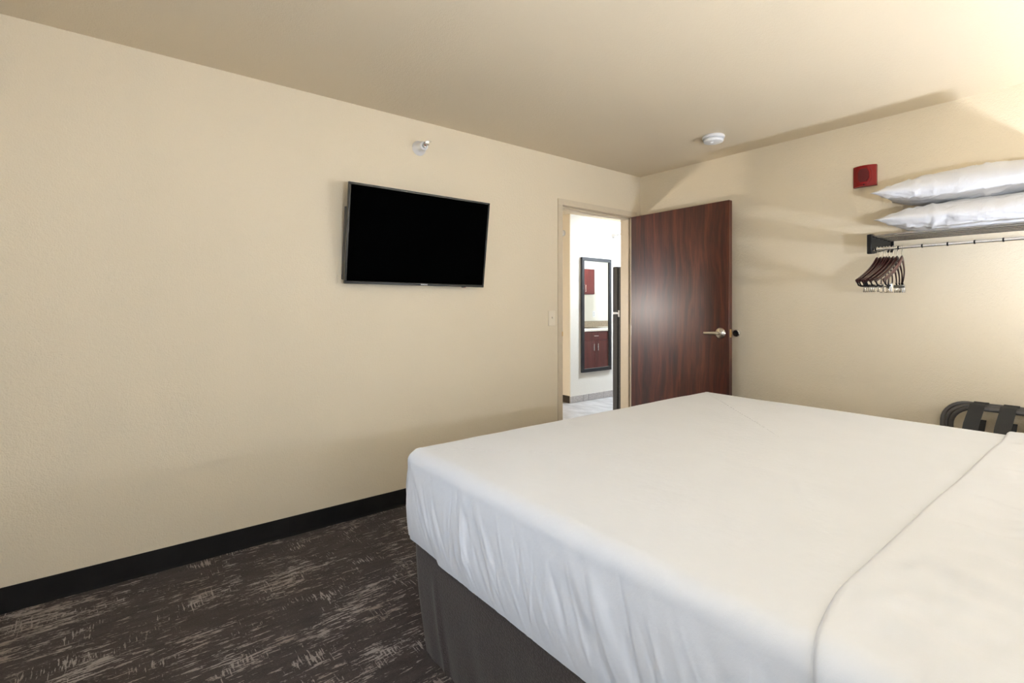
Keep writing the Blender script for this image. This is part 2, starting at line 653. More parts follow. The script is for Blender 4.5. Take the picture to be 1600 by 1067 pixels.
bm = bmesh.new()
xbox(bm, (0, 0, .012), (DWID, DT, DTOP), .0018)
dobj('door_leaf', bm, 'door_wood')
for zz in (.25, 1.03, 1.80):
    bm = bmesh.new()
    lathe(bm, [(.007, zz - .045), (.007, zz + .045)], 12, Matrix.Translation((-.006, DT + .002, 0)))
    xbox(bm, (-.0028, .004, zz - .045), (-.0002, DT - .003, zz + .045))
    xbox(bm, (-.026, DT + .001, zz - .045), (-.003, DT + .0035, zz + .045))
    dobj('hinge', bm, 'nickel')
HZ = 1.045
bx_ = DWID - .068
for side in (0, 1):
    yb = 0 if side == 0 else DT
    sg = -1 if side == 0 else 1
    rot = Matrix.Translation((bx_, yb, HZ)) @ Matrix.Rotation(PI / 2 * (1 if side == 0 else -1), 4, 'X')
    bm = bmesh.new()
    lathe(bm, [(.041, 0), (.041, .004), (.036, .011), (.020, .016), (.016, .017)], 32, rot)
    lathe(bm, [(.012, .015), (.012, .048), (.010, .052)], 20, rot)
    yy = yb + sg * .046
    path = [(bx_ + .008, yy, HZ), (bx_ - .03, yy, HZ), (bx_ - .07, yy + sg * .002, HZ - .001), (bx_ - .112, yy + sg * .003, HZ - .003)]
    tube(bm, path, [.0125, .0120, .0105, .010], 14, flat=(.62, 1.0), ref=(0, 0, 1))
    if side == 0:
        lathe(bm, [(.0075, .050), (.0075, .055), (.003, .0555)], 16, rot)
    h_ = dobj('lever_handle', bm, 'nickel' if side == 0 else 'dark_chrome')
    h_['label'] = 'satin nickel lever on a round rose'
bm = B(((DWID - .0005, .010, HZ - .03), (DWID + .0012, DT - .010, HZ + .03)), bev=.0004)
xbox(bm, (DWID, .016, HZ - .008), (DWID + .011, DT - .014, HZ + .008), .003)
dobj('latch_plate', bm, 'brass')

# wall bumper that stops the door's far lever
DSX, DSZ = -1.972, 1.040
ds = thing('door_stop', 'round chrome door stop with black rubber on the wall beside the door edge', 'door stop', (DSX, YW, DSZ))
Rd = Matrix.Translation((DSX, YW, DSZ)) @ Matrix.Rotation(PI / 2, 4, 'X')
bm = bmesh.new()
lathe(bm, [(.031, 0), (.031, .008), (.029, .016), (.0245, .020), (.0195, .018), (.0195, .008)], 32, Rd)
obj('rim', bm, 'chrome', ds)
bm = bmesh.new()
lathe(bm, [(.0196, .006), (.0192, .017), (.015, .0185), (.008, .014), (0, .013)], 32, Rd)
obj('rubber_bumper', bm, 'black_metal', ds)

# ------------------------------------------------------------------ bed
BX0, BX1, BY0, BY1, BZ = -1.695, .375, .838, 2.868, .73
bed = thing('bed', 'king size bed base wrapped in dark taupe fabric', 'bed', ((BX0 + BX1) / 2, (BY0 + BY1) / 2, 0))


def perimeter(x0, x1, y0, y1, r, step, near=None):
    """Rounded rectangle, counter clockwise: list of (point, normal, arclength)."""
    out = []
    def seg(p, q, n):
        L = (q - p).length
        k = max(2, int(L / (near if near and n.y < -.5 else step)))
        for i in range(k):
            out.append((p.lerp(q, i / k), n))
    def arc(c, a0):
        k = max(6, int(r * PI / 2 / (step * .6)))
        for i in range(k):
            a = a0 + PI / 2 * i / k
            n = Vector((math.cos(a), math.sin(a)))
            out.append((c + n * r, n))
    V = Vector
    seg(V((x0 + r, y0)), V((x1 - r, y0)), V((0, -1)))
    arc(V((x1 - r, y0 + r)), -PI / 2)
    seg(V((x1, y0 + r)), V((x1, y1 - r)), V((1, 0)))
    arc(V((x1 - r, y1 - r)), 0)
    seg(V((x1 - r, y1)), V((x0 + r, y1)), V((0, 1)))
    arc(V((x0 + r, y1 - r)), PI / 2)
    seg(V((x0, y1 - r)), V((x0, y0 + r)), V((-1, 0)))
    arc(V((x0 + r, y0 + r)), PI)
    return out


def nz(x, y, z, s):
    return noise.noise(Vector((x * s, y * s, z * s)))


# wrinkles of the near side: slanted soft ridges; as z falls x grows
rw = random.Random(21)
WR = []
for k in range(230):
    xs = rw.uniform(-1.62, .3)
    zt = rw.uniform(.48, .70)
    ln = rw.uniform(.06, .28)
    kx = rw.uniform(.05, .75)
    wd = rw.choice([.004, .005, .005, .006, .008, .012, .022])
    am = wd * rw.uniform(.12, .32) * (1.2 if wd < .007 else .55) * rw.choice([1, 1, -1])
    WR.append((xs, zt, ln, kx, wd, am))


def side_wrinkle(a, z):
    d = 0.
    for xs, zt, ln, kx, wd, am in WR:
        t = (zt - z) / ln
        if t < -.25 or t > 1.2:
            continue
        dx = a - (xs + kx * (zt - z) + .012 * math.sin(9 * (zt - z) + xs * 17))
        if abs(dx) > 3.2 * wd:
            continue
        win = max(0., math.sin(PI * min(1, max(0, (t + .25) / 1.45))))
        d += am * win * math.exp(-(dx / wd) ** 2)
    d += .0018 * nz(a + .5 * z, z * .5, 3.1, 6.0) + .0016 * nz(a + .45 * z, z * .35, 7.7, 18.0)
    return d * (.25 + .75 * min(1, max(0, (z - .40) / .09)))


def top_relief(x, y):
    h = .003 * nz(x, y, .3, 2.0) + .0016 * nz(x * .7 + y * .5, y, 1.3, 6.0)
    # a few shallow creases left by folding
    h += .0016 * math.exp(-((y - 1.62 - .03 * math.sin(4 * x)) / .02) ** 2) * (.5 + .5 * nz(x, 0, 0, 2))
    h += .003 * math.exp(-(((x + .62) + .5 * (y - 1.55)) / .012) ** 2) * math.exp(-((y - 1.55) / .05) ** 2)
    h += .003 * math.exp(-(((x + .42) + .2 * (y - 2.35)) / .02) ** 2) * math.exp(-((y - 2.35) / .10) ** 2)
    return h


def cover_profile():
    """(outward offset, z) from the hem up over the rounded edge."""
    pr = []
    for i in range(40):
        f = i / 39
        z = .402 + f * (.680 - .402)
        pr.append((.004 + .012 * math.sin(PI * f ** .9), z))
    r = .050
    for i in range(1, 13):
        a = PI / 2 * i / 12
        pr.append((.004 - r + r * math.cos(a) - .002 * (i / 12), .680 + r * math.sin(a)))
    return pr


def make_cover():
    bm = bmesh.new()
    per = perimeter(BX0, BX1, BY0, BY1, .036, .008, .0032)
    prof = cover_profile()
    rings = []
    for (d0, z0) in prof:
        ring = []
        for p, n in per:
            d, z = d0, z0
            low = max(0., min(1., (.72 - z) / .1))
            if n.y < -.5:                              # near side
                d += side_wrinkle(p.x, z) * low * (1 + .8 * (.73 - z) / .33)
                # pleat: the corner fabric lies under a diagonal fold
                diag = -1.66 + (.69 - z) * .66 + .03 * math.sin((.69 - z) * 9)
                s = (diag - p.x) / .007
                d -= .013 * low / (1 + math.exp(max(-30, min(30, -s))))
            elif n.x < -.5:
                d += side_wrinkle(p.y * 1.3 - 1.9, z) * low
            else:
                d += side_wrinkle(p.x * .9 + p.y + .3, z) * low
            cz = z
            if z < .42:
                cz += .004 * nz(p.x, p.y, 9.0, 6.0)
            if z > .7:
                cz += top_relief(p.x + n.x * d, p.y + n.y * d) * (z - .7) / .03
            # the corners slump a little
            cr = abs(n.x * n.y) * 2
            cz -= cr * .005 * max(0, (z - .6) / .13)
            ring.append(bm.verts.new((p.x + n.x * d, p.y + n.y * d, cz)))
        rings.append(ring)
    ym = (BY0 + BY1) / 2
    hw = (BY1 - BY0) / 2
    de = prof[-1][0]
    NR = 46
    for j in range(1, NR + 1):
        s = j / NR
        ring = []
        for p, n in per:
            e = Vector((p.x + n.x * de, p.y + n.y * de))
            m = Vector((max(BX0 + hw, min(BX1 - hw, p.x)), ym))
            q = e.lerp(m, s)
            cr = abs(n.x * n.y) * 2
            z = BZ + top_relief(q.x, q.y) - cr * .005 * (1 - s) ** 8
            ring.append(bm.verts.new((q.x, q.y, z)))
        rings.append(ring)
    n = len(per)
    for A, C in zip(rings, rings[1:]):
        for k in range(n):
            bm.faces.new((A[k], A[(k + 1) % n], C[(k + 1) % n], C[k]))
    bmesh.ops.remove_doubles(bm, verts=rings[-1], dist=.0008)
    o = obj('bed_cover', bm, 'sheet', None, 0, origin=((BX0 + BX1) / 2, ym, .40))
    o.data.shade_smooth()
    return o


tag(make_cover(), 'smooth white bed cover draped over the whole mattress', 'bed cover')


def make_folded_sheet():
    bm = bmesh.new()
    # cross-section path over the bed, near hem -> top -> far hem
    prof = [(BY0 - d, z, Vector((0, -1, 0))) for d, z in cover_profile()[:40]]
    pts = []
    for d, z in cover_profile()[:40]:
        pts.append((BY0 - d, z, (-1, 0)))
    for i in range(1, 13):
        a = PI / 2 * i / 12
        pts.append((BY0 - (.004 - .05 + .05 * math.cos(a) - .002 * i / 12), .680 + .05 * math.sin(a), (-math.cos(a), math.sin(a))))
    far = [(BY0 + BY1 - y, z, (-n[0], n[1])) for y, z, n in reversed(pts)]
    y0, y1 = pts[-1][0], far[0][0]
    for i in range(1, 150):
        pts.append((y0 + (y1 - y0) * i / 150, .73, (0, 1)))
    pts += far
    NX = 76
    grid = []
    xs = [-.010, -.0085, -.004, .0, .006, .014] + [.014 + (.70 - .014) * (i / NX) ** 1.0 for i in range(1, NX + 1)]
    off = [-.003, .003, .0070, .0085, .0088, .0085]
    for i, xo in enumerate(xs):
        row = []
        for j, (y, z, n) in enumerate(pts):
            xe = -.337 + .009 * nz(y * 1.0, z, 2.0, 2.2) + (.03 * ((.73 - z) / .33) if n[0] < -.5 else 0) \
                + (.028 * max(0, (1.06 - y) / .2) ** 1.5 if y < 1.06 else 0)
            x = xe + xo
            o = off[i] if i < len(off) else .0085
            if i >= 6:
                sd = .73 - z < .05
                r_ = .013 * nz(x * 1.0 - y * .3, y * 1.6 + x * .9, 5.5, 5.0) + .011 * nz(x * .8 + y * .4, y * 2.2 + x * .5, 1.5, 6.) + .004 * nz(x * 2.2 - y, y * 2.5, 1.5, 9.)
                if not sd:
                    r_ = side_wrinkle(x, z)
                o += max(-.0055, r_) * min(1, (xo - .014) / .06)
            h = top_relief(x, y) if z > .71 else 0
            if n[0] < -.5:
                o += side_wrinkle(x, z) if i < 6 else 0
            row.append(bm.verts.new((x, y + n[0] * o, z + n[1] * o + h + (.010 * math.exp(-((y - 2.80) / .05) ** 2) if z > .6 else 0))))
        grid.append(row)
    for A, C in zip(grid, grid[1:]):
        for k in range(len(pts) - 1):
            bm.faces.new((A[k], A[k + 1], C[k + 1], C[k]))
    o = obj('folded_sheet', bm, 'sheet', None, 0, origin=(0, (BY0 + BY1) / 2, .40))
    o.data.shade_smooth()
    return o


tag(make_folded_sheet(), 'wrinkled white sheet folded back across the bed, ending in a crease', 'bed sheet')

# mattress and fabric wrapped base
bm = bmesh.new()
xbox(bm, (BX0 + .045, BY0 + .045, .40), (BX1 - .045, BY1 - .045, .69), .05, seg=3)
obj('mattress', bm, 'sheet', bed)


def make_wrap():
    bm = bmesh.new()
    per = perimeter(BX0 + .015, BX1 - .01, BY0 + .012, BY1 - .012, .07, .014)
    rings = []
    for i in range(31):
        f = i / 30
        z = .002 + f * .415
        ring = []
        for p, n in per:
            a = p.x if abs(n.y) > .5 else p.y * 1.7
            d = -.035 * (1 - f) ** 1.4
            d += .007 * (1 - f) ** .8 * nz(a + .25 * z, .4, z * .2, 7.0) + .004 * (1 - f) * nz(a, z * .3, .9, 19.0)
            d += .011 * (1 - f) ** .6 * math.exp(-((a - (-1.50 + .10 * (.3 - z))) / .012) ** 2) * (1 if z < .30 else max(0, 1 - (z - .30) / .04))
            d += .006 * math.exp(-((z - .40) / .02) ** 2) * 0
            if f > .96:
                d -= .012 * (f - .96) / .04
            ring.append(bm.verts.new((p.x + n.x * d, p.y + n.y * d, z)))
        rings.append(ring)
    ins = [bm.verts.new((p.x - n.x * .06, p.y - n.y * .06, .415)) for p, n in per]
    rings.append(ins)
    n_ = len(per)
    for A, C in zip(rings, rings[1:]):
        for k in range(n_):
            bm.faces.new((A[k], A[(k + 1) % n_], C[(k + 1) % n_], C[k]))
    bm.faces.new(ins)
    o = obj('bed_wrap', bm, 'wrap', bed, 50)
    return o


make_wrap()

# ------------------------------------------------------------------ television
TB, TT = (-2.837, 1.3795), (-2.761, 1.949)       # (x, z) of the bottom and top front edges
TY0, TY1 = 1.031, 2.003
tilt = math.atan2(TT[0] - TB[0], TT[1] - TB[1])
TVH = math.hypot(TT[0] - TB[0], TT[1] - TB[1])
TVW = TY1 - TY0
# local frame: x right along the wall (+Y world), y up along the panel, z out of the panel
ex = Vector((0, 1, 0))
ey = Vector((math.sin(tilt), 0, math.cos(tilt)))
ez = Vector((math.cos(tilt), 0, -math.sin(tilt)))
MT = Matrix(((ex.x, ey.x, ez.x, TB[0]), (ex.y, ey.y, ez.y, TY0), (ex.z, ey.z, ez.z, TB[1]), (0, 0, 0, 1)))
tv = thing('television', 'black flat screen television tilted on a wall mount', 'television', (XW, (TY0 + TY1) / 2, 1.38))


def tobj(name, bm, mat, par=None, smooth=40):
    bmesh.ops.transform(bm, matrix=MT, verts=bm.verts)
    return obj(name, bm, mat, par or tv, smooth)


bz = .0125
tobj('bezel', B(((0, 0, -.02), (TVW, .0165, 0)), ((0, TVH - bz, -.02), (TVW, TVH, 0)),
                ((0, .0165, -.02), (bz, TVH - bz, 0)), ((TVW - bz, .0165, -.02), (TVW, TVH - bz, 0)), bev=.0015), 'bezel')
tobj('screen', B(((bz, .0165, -.019), (TVW - bz, TVH - bz, -.004))), 'screen', None, 0)
bm = bmesh.new()
xbox(bm, (.004, .004, -.026), (TVW - .004, TVH - .004, -.0195), .002)
prism(bm, [(.0005, -.0255), (.002, -.060), (TVW - .002, -.060), (TVW - .0005, -.0255)], .02, TVH * .76, 'y')
tobj('rear_housing', bm, 'black_plastic')
bm = bmesh.new()
xbox(bm, (XW, 1.30, 1.52), (XW + .012, 1.72, 1.80), .003)
for yy in (1.33, 1.65):
    xbox(bm, (XW + .010, yy, 1.50), (XW + .032, yy + .03, 1.82), .003)
obj('wall_mount', bm, 'black_metal', tv)
tobj('receiver', B(((.80, -.005, -.018), (.83, .001, -.006)), bev=.0015), 'black_plastic')
tobj('standby_light', B(((.8215, -.0062, -.013), (.8285, -.0046, -.008)), bev=.0005), 'led')
fc = bpy.data.curves.new('maker_name', 'FONT')
fc.body = 'SAMSUNG'
fc.size = .0105
fc.align_x = 'CENTER'
fc.extrude = .0002
ftmp = bpy.data.objects.new('maker_name_curve', fc)
fm = bpy.data.meshes.new_from_object(ftmp)
bpy.data.objects.remove(ftmp)
fm.name = 'maker_name'
fm.materials.clear()
fm.materials.append(M['white_plastic'])
fo = bpy.data.objects.new('maker_name', fm)
COL.objects.link(fo)
fo.parent = tv
fo.matrix_local = Matrix.Translation(-worldloc(tv)) @ MT @ Matrix.Translation((TVW * .525, .0048, .0004))

# ------------------------------------------------------------------ small things on the walls and ceiling
SPR = {}


def sprinkler(loc, label, first=None):
    if first is not None:
        r = first.copy()
        COL.objects.link(r)
        r.location = loc
        r['label'] = label
        for ch in first.children:
            c = ch.copy()
            COL.objects.link(c)
            c.parent = r
        return r
    r = thing('fire_sprinkler', label, 'sprinkler', loc, 'sidewall sprinklers')
    L = Matrix.Rotation(PI / 2, 4, 'Y')
    bm = bmesh.new()
    lathe(bm, [(.047, 0), (.047, .004), (.045, .008), (.031, .022), (.0285, .032), (.0285, .070), (.025, .074), (.016, .074), (.016, .062), (0, .062)], 32, L)
    obj('escutcheon', bm, 'white_plastic', r, 40, True)
    bm = bmesh.new()
    lathe(bm, [(.012, .058), (.012, .080), (.009, .082)], 16, L)
    for s in (-1, 1):
        tube(bm, [(.079, s * .010, 0), (.094, s * .0145, 0), (.110, s * .006, .002)], .0028, 8)
    xbox(bm, (.106, -.013, -.006), (.112, .013, .013), .001)
    xbox(bm, (.096, -.018, .011), (.134, .018, .0140), .0008)
    obj('deflector', bm, 'chrome', r, 40, True)
    bm = bmesh.new()
    tube(bm, [(.080, 0, 0), (.107, 0, .001)], .0042, 10)
    obj('bulb', bm, 'red_glass', r, 40, True)
    return r


s0 = sprinkler((XW, 1.533, 2.262), 'white fire sprinkler on the wall above the television')
sprinkler((XM, 5.47, 2.240), 'pale fire sprinkler above the tall mirror beyond the doorway', s0)

sd = thing('smoke_detector', 'round white smoke detector on the ceiling', 'smoke detector', (-1.872, 3.285, H))
bm = bmesh.new()
lathe(bm, [(.070, H), (.074, H - .004), (.074, H - .014), (.070, H - .018), (.055, H - .019)], 40, Matrix.Translation((-1.872, 3.285, 0)))
obj('mounting_base', bm, 'white_plastic', sd)
bm = bmesh.new()
lathe(bm, [(.060, H - .018), (.064, H - .022), (.066, H - .036), (.062, H - .043), (.046, H - .048), (.030, H - .050), (0, H - .050)], 40, Matrix.Translation((-1.872, 3.285, 0)))
obj('sensing_head', bm, 'white_plastic', sd)
bm = bmesh.new()
lathe(bm, [(.068, H - .026), (.068, H - .030)], 40, Matrix.Translation((-1.872, 3.285, 0)))
obj('vent_ring', bm, 'grey_plastic', sd)
bm = bmesh.new()
lathe(bm, [(.012, H - .0495), (.011, H - .054), (.007, H - .0565), (0, H - .057)], 20, Matrix.Translation((-1.868, 3.262, 0)))
obj('test_button', bm, 'white_plastic', sd)

# red alarm sounder on the closet wall
AL = (-1.117, YW, 2.086)
al = thing('fire_alarm', 'red square fire alarm sounder above the shelf bracket', 'fire alarm', AL)
hw_, hh_ = .063, .066
bm = bmesh.new()
N = 16
prof = [(-hw_, 0.)]
for i in range(N + 1):
    u = -1 + 2 * i / N
    prof.append((hw_ * u, .020 + .026 * (1 - u * u)))
prof.append((hw_, 0.))
prism(bm, [(AL[0] + a, AL[1] - b) for a, b in prof], AL[2] - hh_, AL[2] + hh_, 'z')
obj('housing', bm, 'red', al, 25)
bm = bmesh.new()
ring = [(.040, .052, 0), (.036, .046, .004)]
oct_ = [(-.62, 1), (.62, 1), (1, .45), (1, -.45), (.62, -1), (-.62, -1), (-1, -.45), (-1, .45)]


def alarm_y(x):
    u = (x - AL[0]) / hw_
    return AL[1] - (.020 + .026 * (1 - u * u))


def oct_ring(rx, rz_, out):
    pts = []
    for k in range(8):
        a, b = oct_[k], oct_[(k + 1) % 8]
        for s in range(3):
            f = s / 3
            x = AL[0] + (a[0] + (b[0] - a[0]) * f) * rx
            pts.append(bm.verts.new((x, alarm_y(x) - out, AL[2] + .002 + (a[1] + (b[1] - a[1]) * f) * rz_)))
    return pts


rs = [oct_ring(.043, .056, -.002), oct_ring(.042, .055, .004), oct_ring(.034, .047, .006)]
for A, C in zip(rs, rs[1:]):
    for k in range(24):
        bm.faces.new((A[k], A[(k + 1) % 24], C[(k + 1) % 24], C[k]))
bm.faces.new(rs[-1])
obj('raised_face', bm, 'red', al, 25)
bm = bmesh.new()
rs = [oct_ring(.030, .042, .005), oct_ring(.029, .041, .0085)]
for k in range(24):
    bm.faces.new((rs[0][k], rs[0][(k + 1) % 24], rs[1][(k + 1) % 24], rs[1][k]))
bm.faces.new(rs[1])
obj('speaker_grille', bm, 'red_dark', al, 25)
bm = bmesh.new()
lathe(bm, [(.004, 0), (.004, .003), (0, .003)], 12, Matrix.Translation((AL[0] + .004, AL[1] - .0465, AL[2] - .058)) @ Matrix.Rotation(PI / 2, 4, 'X'))
obj('screw', bm, 'black_metal', al)

# light switch
SWY, SWZ = 2.691, 1.155
sw = thing('light_switch', 'ivory toggle light switch beside the door frame', 'light switch', (XW, SWY, SWZ))
obj('cover_plate', B(((XW, SWY - .036, SWZ - .058), (XW + .008, SWY + .036, SWZ + .058)), bev=.0025), 'ivory', sw)
bm = bmesh.new()
xbox(bm, (XW + .004, SWY - .006, SWZ - .013), (XW + .006, SWY + .006, SWZ + .013), .0005)
xbox(bm, (0, -.0045, -.006), (.016, .0045, .006), .0015, Matrix.Translation((XW + .004, SWY, SWZ + .003)) @ Matrix.Rotation(-.5, 4, 'Y'))
obj('toggle', bm, 'ivory', sw)
for dz in (-.042, .042):
    bm = bmesh.new()
    lathe(bm, [(.003, .0045), (.003, .006), (0, .0062)], 10, Matrix.Translation((XW, SWY, SWZ + dz)) @ Matrix.Rotation(PI / 2, 4, 'Y'))
    obj('screw', bm, 'ivory', sw)

# ------------------------------------------------------------------ bedside wall lamp and an added fill lamp (beyond the picture's edge)
def wall_lamp(LP, label, globe, rim):
    lamp = thing('wall_lamp', label, 'lamp', (XH, LP.y, LP.z - .06), 'bedside wall lamps')
    bm = bmesh.new()
    lathe(bm, [(.06, 0), (.06, .012), (.05, .018), (.02, .02)], 28, Matrix.Translation((XH, LP.y, LP.z - .07)) @ Matrix.Rotation(-PI / 2, 4, 'Y'))
    obj('backplate', bm, 'nickel', lamp)
    bm = bmesh.new()
    tube(bm, [(XH - .015, LP.y, LP.z - .07), (XH - .09, LP.y, LP.z - .085), (LP.x, LP.y, LP.z - .085), (LP.x, LP.y, LP.z - .062)], .008, 12)
    obj('arm', bm, 'nickel', lamp)
    bm = bmesh.new()
    lathe(bm, [(0, -.068), (.03, -.066), (.062, -.056), (.088, rim - .028), (.100, rim), (.097, rim + .001), (.084, rim - .025), (.058, -.052), (.03, -.061), (0, -.063)], 36, Matrix.Translation(LP), cap=False)
    obj('bowl', bm, 'white_plastic', lamp)
    bm = bmesh.new()
    bmesh.ops.create_uvsphere(bm, u_segments=32, v_segments=20, radius=.050, matrix=Matrix.Translation(LP))
    obj('globe', bm, globe, lamp)


wall_lamp(Vector((.70, 3.13, 1.17)), 'lit globe wall lamp between the bed head and the closet shelf', 'lamp_globe', .0)
wall_lamp(Vector((.70, .70, 1.20)), 'added globe fill lamp on the near side of the bed head', 'fill_globe', .010)  # unseen lamp, added to lift the walls, ceiling and bed


def ceiling_light(x, y, label, lens):
    cl = thing('ceiling_light', label, 'ceiling light', (x, y, H))
    bm = bmesh.new()
    lathe(bm, [(.19, H), (.19, H - .03), (.175, H - .032)], 40, Matrix.Translation((x, y, 0)))
    obj('housing', bm, 'white_plastic', cl)
    bm = bmesh.new()
    lathe(bm, [(.172, H - .031), (.165, H - .055), (.11, H - .078), (0, H - .086)], 40, Matrix.Translation((x, y, 0)))
    obj('lens', bm, lens, cl)



# ------------------------------------------------------------------ closet shelf on the back wall
SX0, SX1 = -.985, .06
RAILY, RAILZ = 3.447, 1.579
shelf = thing('closet_shelf', 'wall mounted chrome rod shelf with black end brackets', 'shelf', ((SX0 + SX1) / 2, YW, 1.60))
for sx in (SX0, SX1):
    bm = bmesh.new()
    poly = [(3.412, 1.556), (3.470, 1.556), (YW - .012, 1.607), (YW - .012, 1.668), (3.436, 1.668), (3.412, 1.660)]
    prism(bm, poly, sx - .006, sx + .006, 'x')
    xbox(bm, (sx - .018, YW - .012, 1.585), (sx + .018, YW, 1.69), .003)
    xbox(bm, (sx - .011, 3.408, 1.552), (sx + .011, 3.434, 1.664), .003)
    obj('bracket', bm, 'black_metal', shelf)
for yy, zz in ((3.446, 1.655), (3.515, 1.652), (3.585, 1.652), (3.655, 1.652), (3.725, 1.652)):
    bm = bmesh.new()
    tube(bm, [(SX0, yy, zz), (SX1, yy, zz)], .0062, 12)
    obj('shelf_rod', bm, 'rod', shelf)
bm = bmesh.new()
tube(bm, [(SX0, RAILY, RAILZ), (SX1, RAILY, RAILZ)], .0085, 14)
obj('hanging_rail', bm, 'chrome', shelf)
k = 0
x = -.962
while x < SX1 - .02:
    bm = bmesh.new()
    lathe(bm, [(.0105, -.003), (.0105, .003)], 16, Matrix.Translation((x, RAILY, RAILZ)) @ Matrix.Rotation(PI / 2, 4, 'Y'))
    obj('stop_collar', bm, 'black_metal', shelf)
    x += .106

# ---- hangers
HG = 'dark wooden hangers on the shelf rail'
H0 = thing('clothes_hanger', 'x', 'hanger', (0, 0, 0), HG)


def hanger_parts(root):
    # local: hangs in the YZ plane, origin on the rail axis
    bm = bmesh.new()
    r = .0115
    pts = []
    for i in range(15):
        a = math.radians(200 - i * 15.5)
        pts.append((0, -r * math.cos(a) * 1, r * math.sin(a)))
    pts = [(0, r * math.cos(math.radians(190 - 14 * i)), r * math.sin(math.radians(190 - 14 * i))) for i in range(17)]
    pts += [(0, .004, -.016), (0, .0, -.024), (0, 0, -.055)]
    tube(bm, pts, .0024, 8)
    obj('hook', bm, 'chrome', root, 50, True)
    bm = bmesh.new()
    path, rad = [], []
    for i in range(-14, 15):
        u = i / 14
        y = .200 * u
        au = abs(u)
        z = -.048 - .142 * (au * au + .0025) ** .42
        path.append((-.040 * au * au, y, z))
        rad.append(.0098 + .0045 * (1 - au) ** 2)
    tube(bm, path, rad, 12, flat=(.36, 1.15), ref=(0, 0, 1))
    obj('shoulder', bm, 'hanger_wood', root, 50, True)
    bm = bmesh.new()
    for s in (-1, 1):
        pp = [(-.040 * u * u + .001, s * .200 * u, -.048 - .142 * (u * u + .0025) ** .42 + .0120 - .002 * u) for u in [.12 + .80 * q / 12 for q in range(13)]]
        tube(bm, pp, .0021, 6)  # light catching the upper edge, modelled as a pale line
    obj('edge_highlight', bm, 'hanger_highlight', root, 50, True)
    bm = bmesh.new()
    tube(bm, [(-.038, -.192, -.190), (-.032, -.188, -.212), (-.024, -.172, -.217), (-.010, -.08, -.217), (-.010, .08, -.217), (-.024, .172, -.217), (-.032, .188, -.212), (-.038, .192, -.190)], .0042, 8)
    obj('trouser_bar', bm, 'black_metal', root, 50, True)
    for s in (-1, 1):
        bm = bmesh.new()
        yy = s * .135
        cx_ = -.018
        xbox(bm, (cx_ - .006, yy - .014, -.250), (cx_ - .002, yy + .014, -.205), .0015)
        xbox(bm, (cx_ + .002, yy - .014, -.250), (cx_ + .006, yy + .014, -.205), .0015)
        tube(bm, [(cx_, yy - .016, -.217), (cx_, yy + .016, -.217)], .0062, 10)
        obj('clip', bm, 'chrome', root, 40, True)


hanger_parts(H0)
ORD = ['first', 'second', 'third', 'fourth', 'fifth', 'sixth', 'seventh', 'eighth']
hx = [-.956, -.940, -.924, -.911, -.898, -.880, -.862, -.840]
hr = [-1, -3, -2.5, -4, -6, -5, -3, 2]
for i in range(8):
    if i == 0:
        r = H0
    else:
        r = H0.copy()
        COL.objects.link(r)
        for ch in H0.children:
            c = ch.copy()
            COL.objects.link(c)
            c.parent = r
    r.location = (hx[i], RAILY, RAILZ)
    r.rotation_euler = (0, 0, math.radians(hr[i]))
    r['label'] = ('dark wooden hanger nearest the black bracket, first on the rail' if i == 0 else
                  'dark wooden hanger farthest from the bracket, last of the eight on the rail' if i == 7 else
                  'dark wooden hanger, %s of eight counting from the black bracket' % ORD[i])


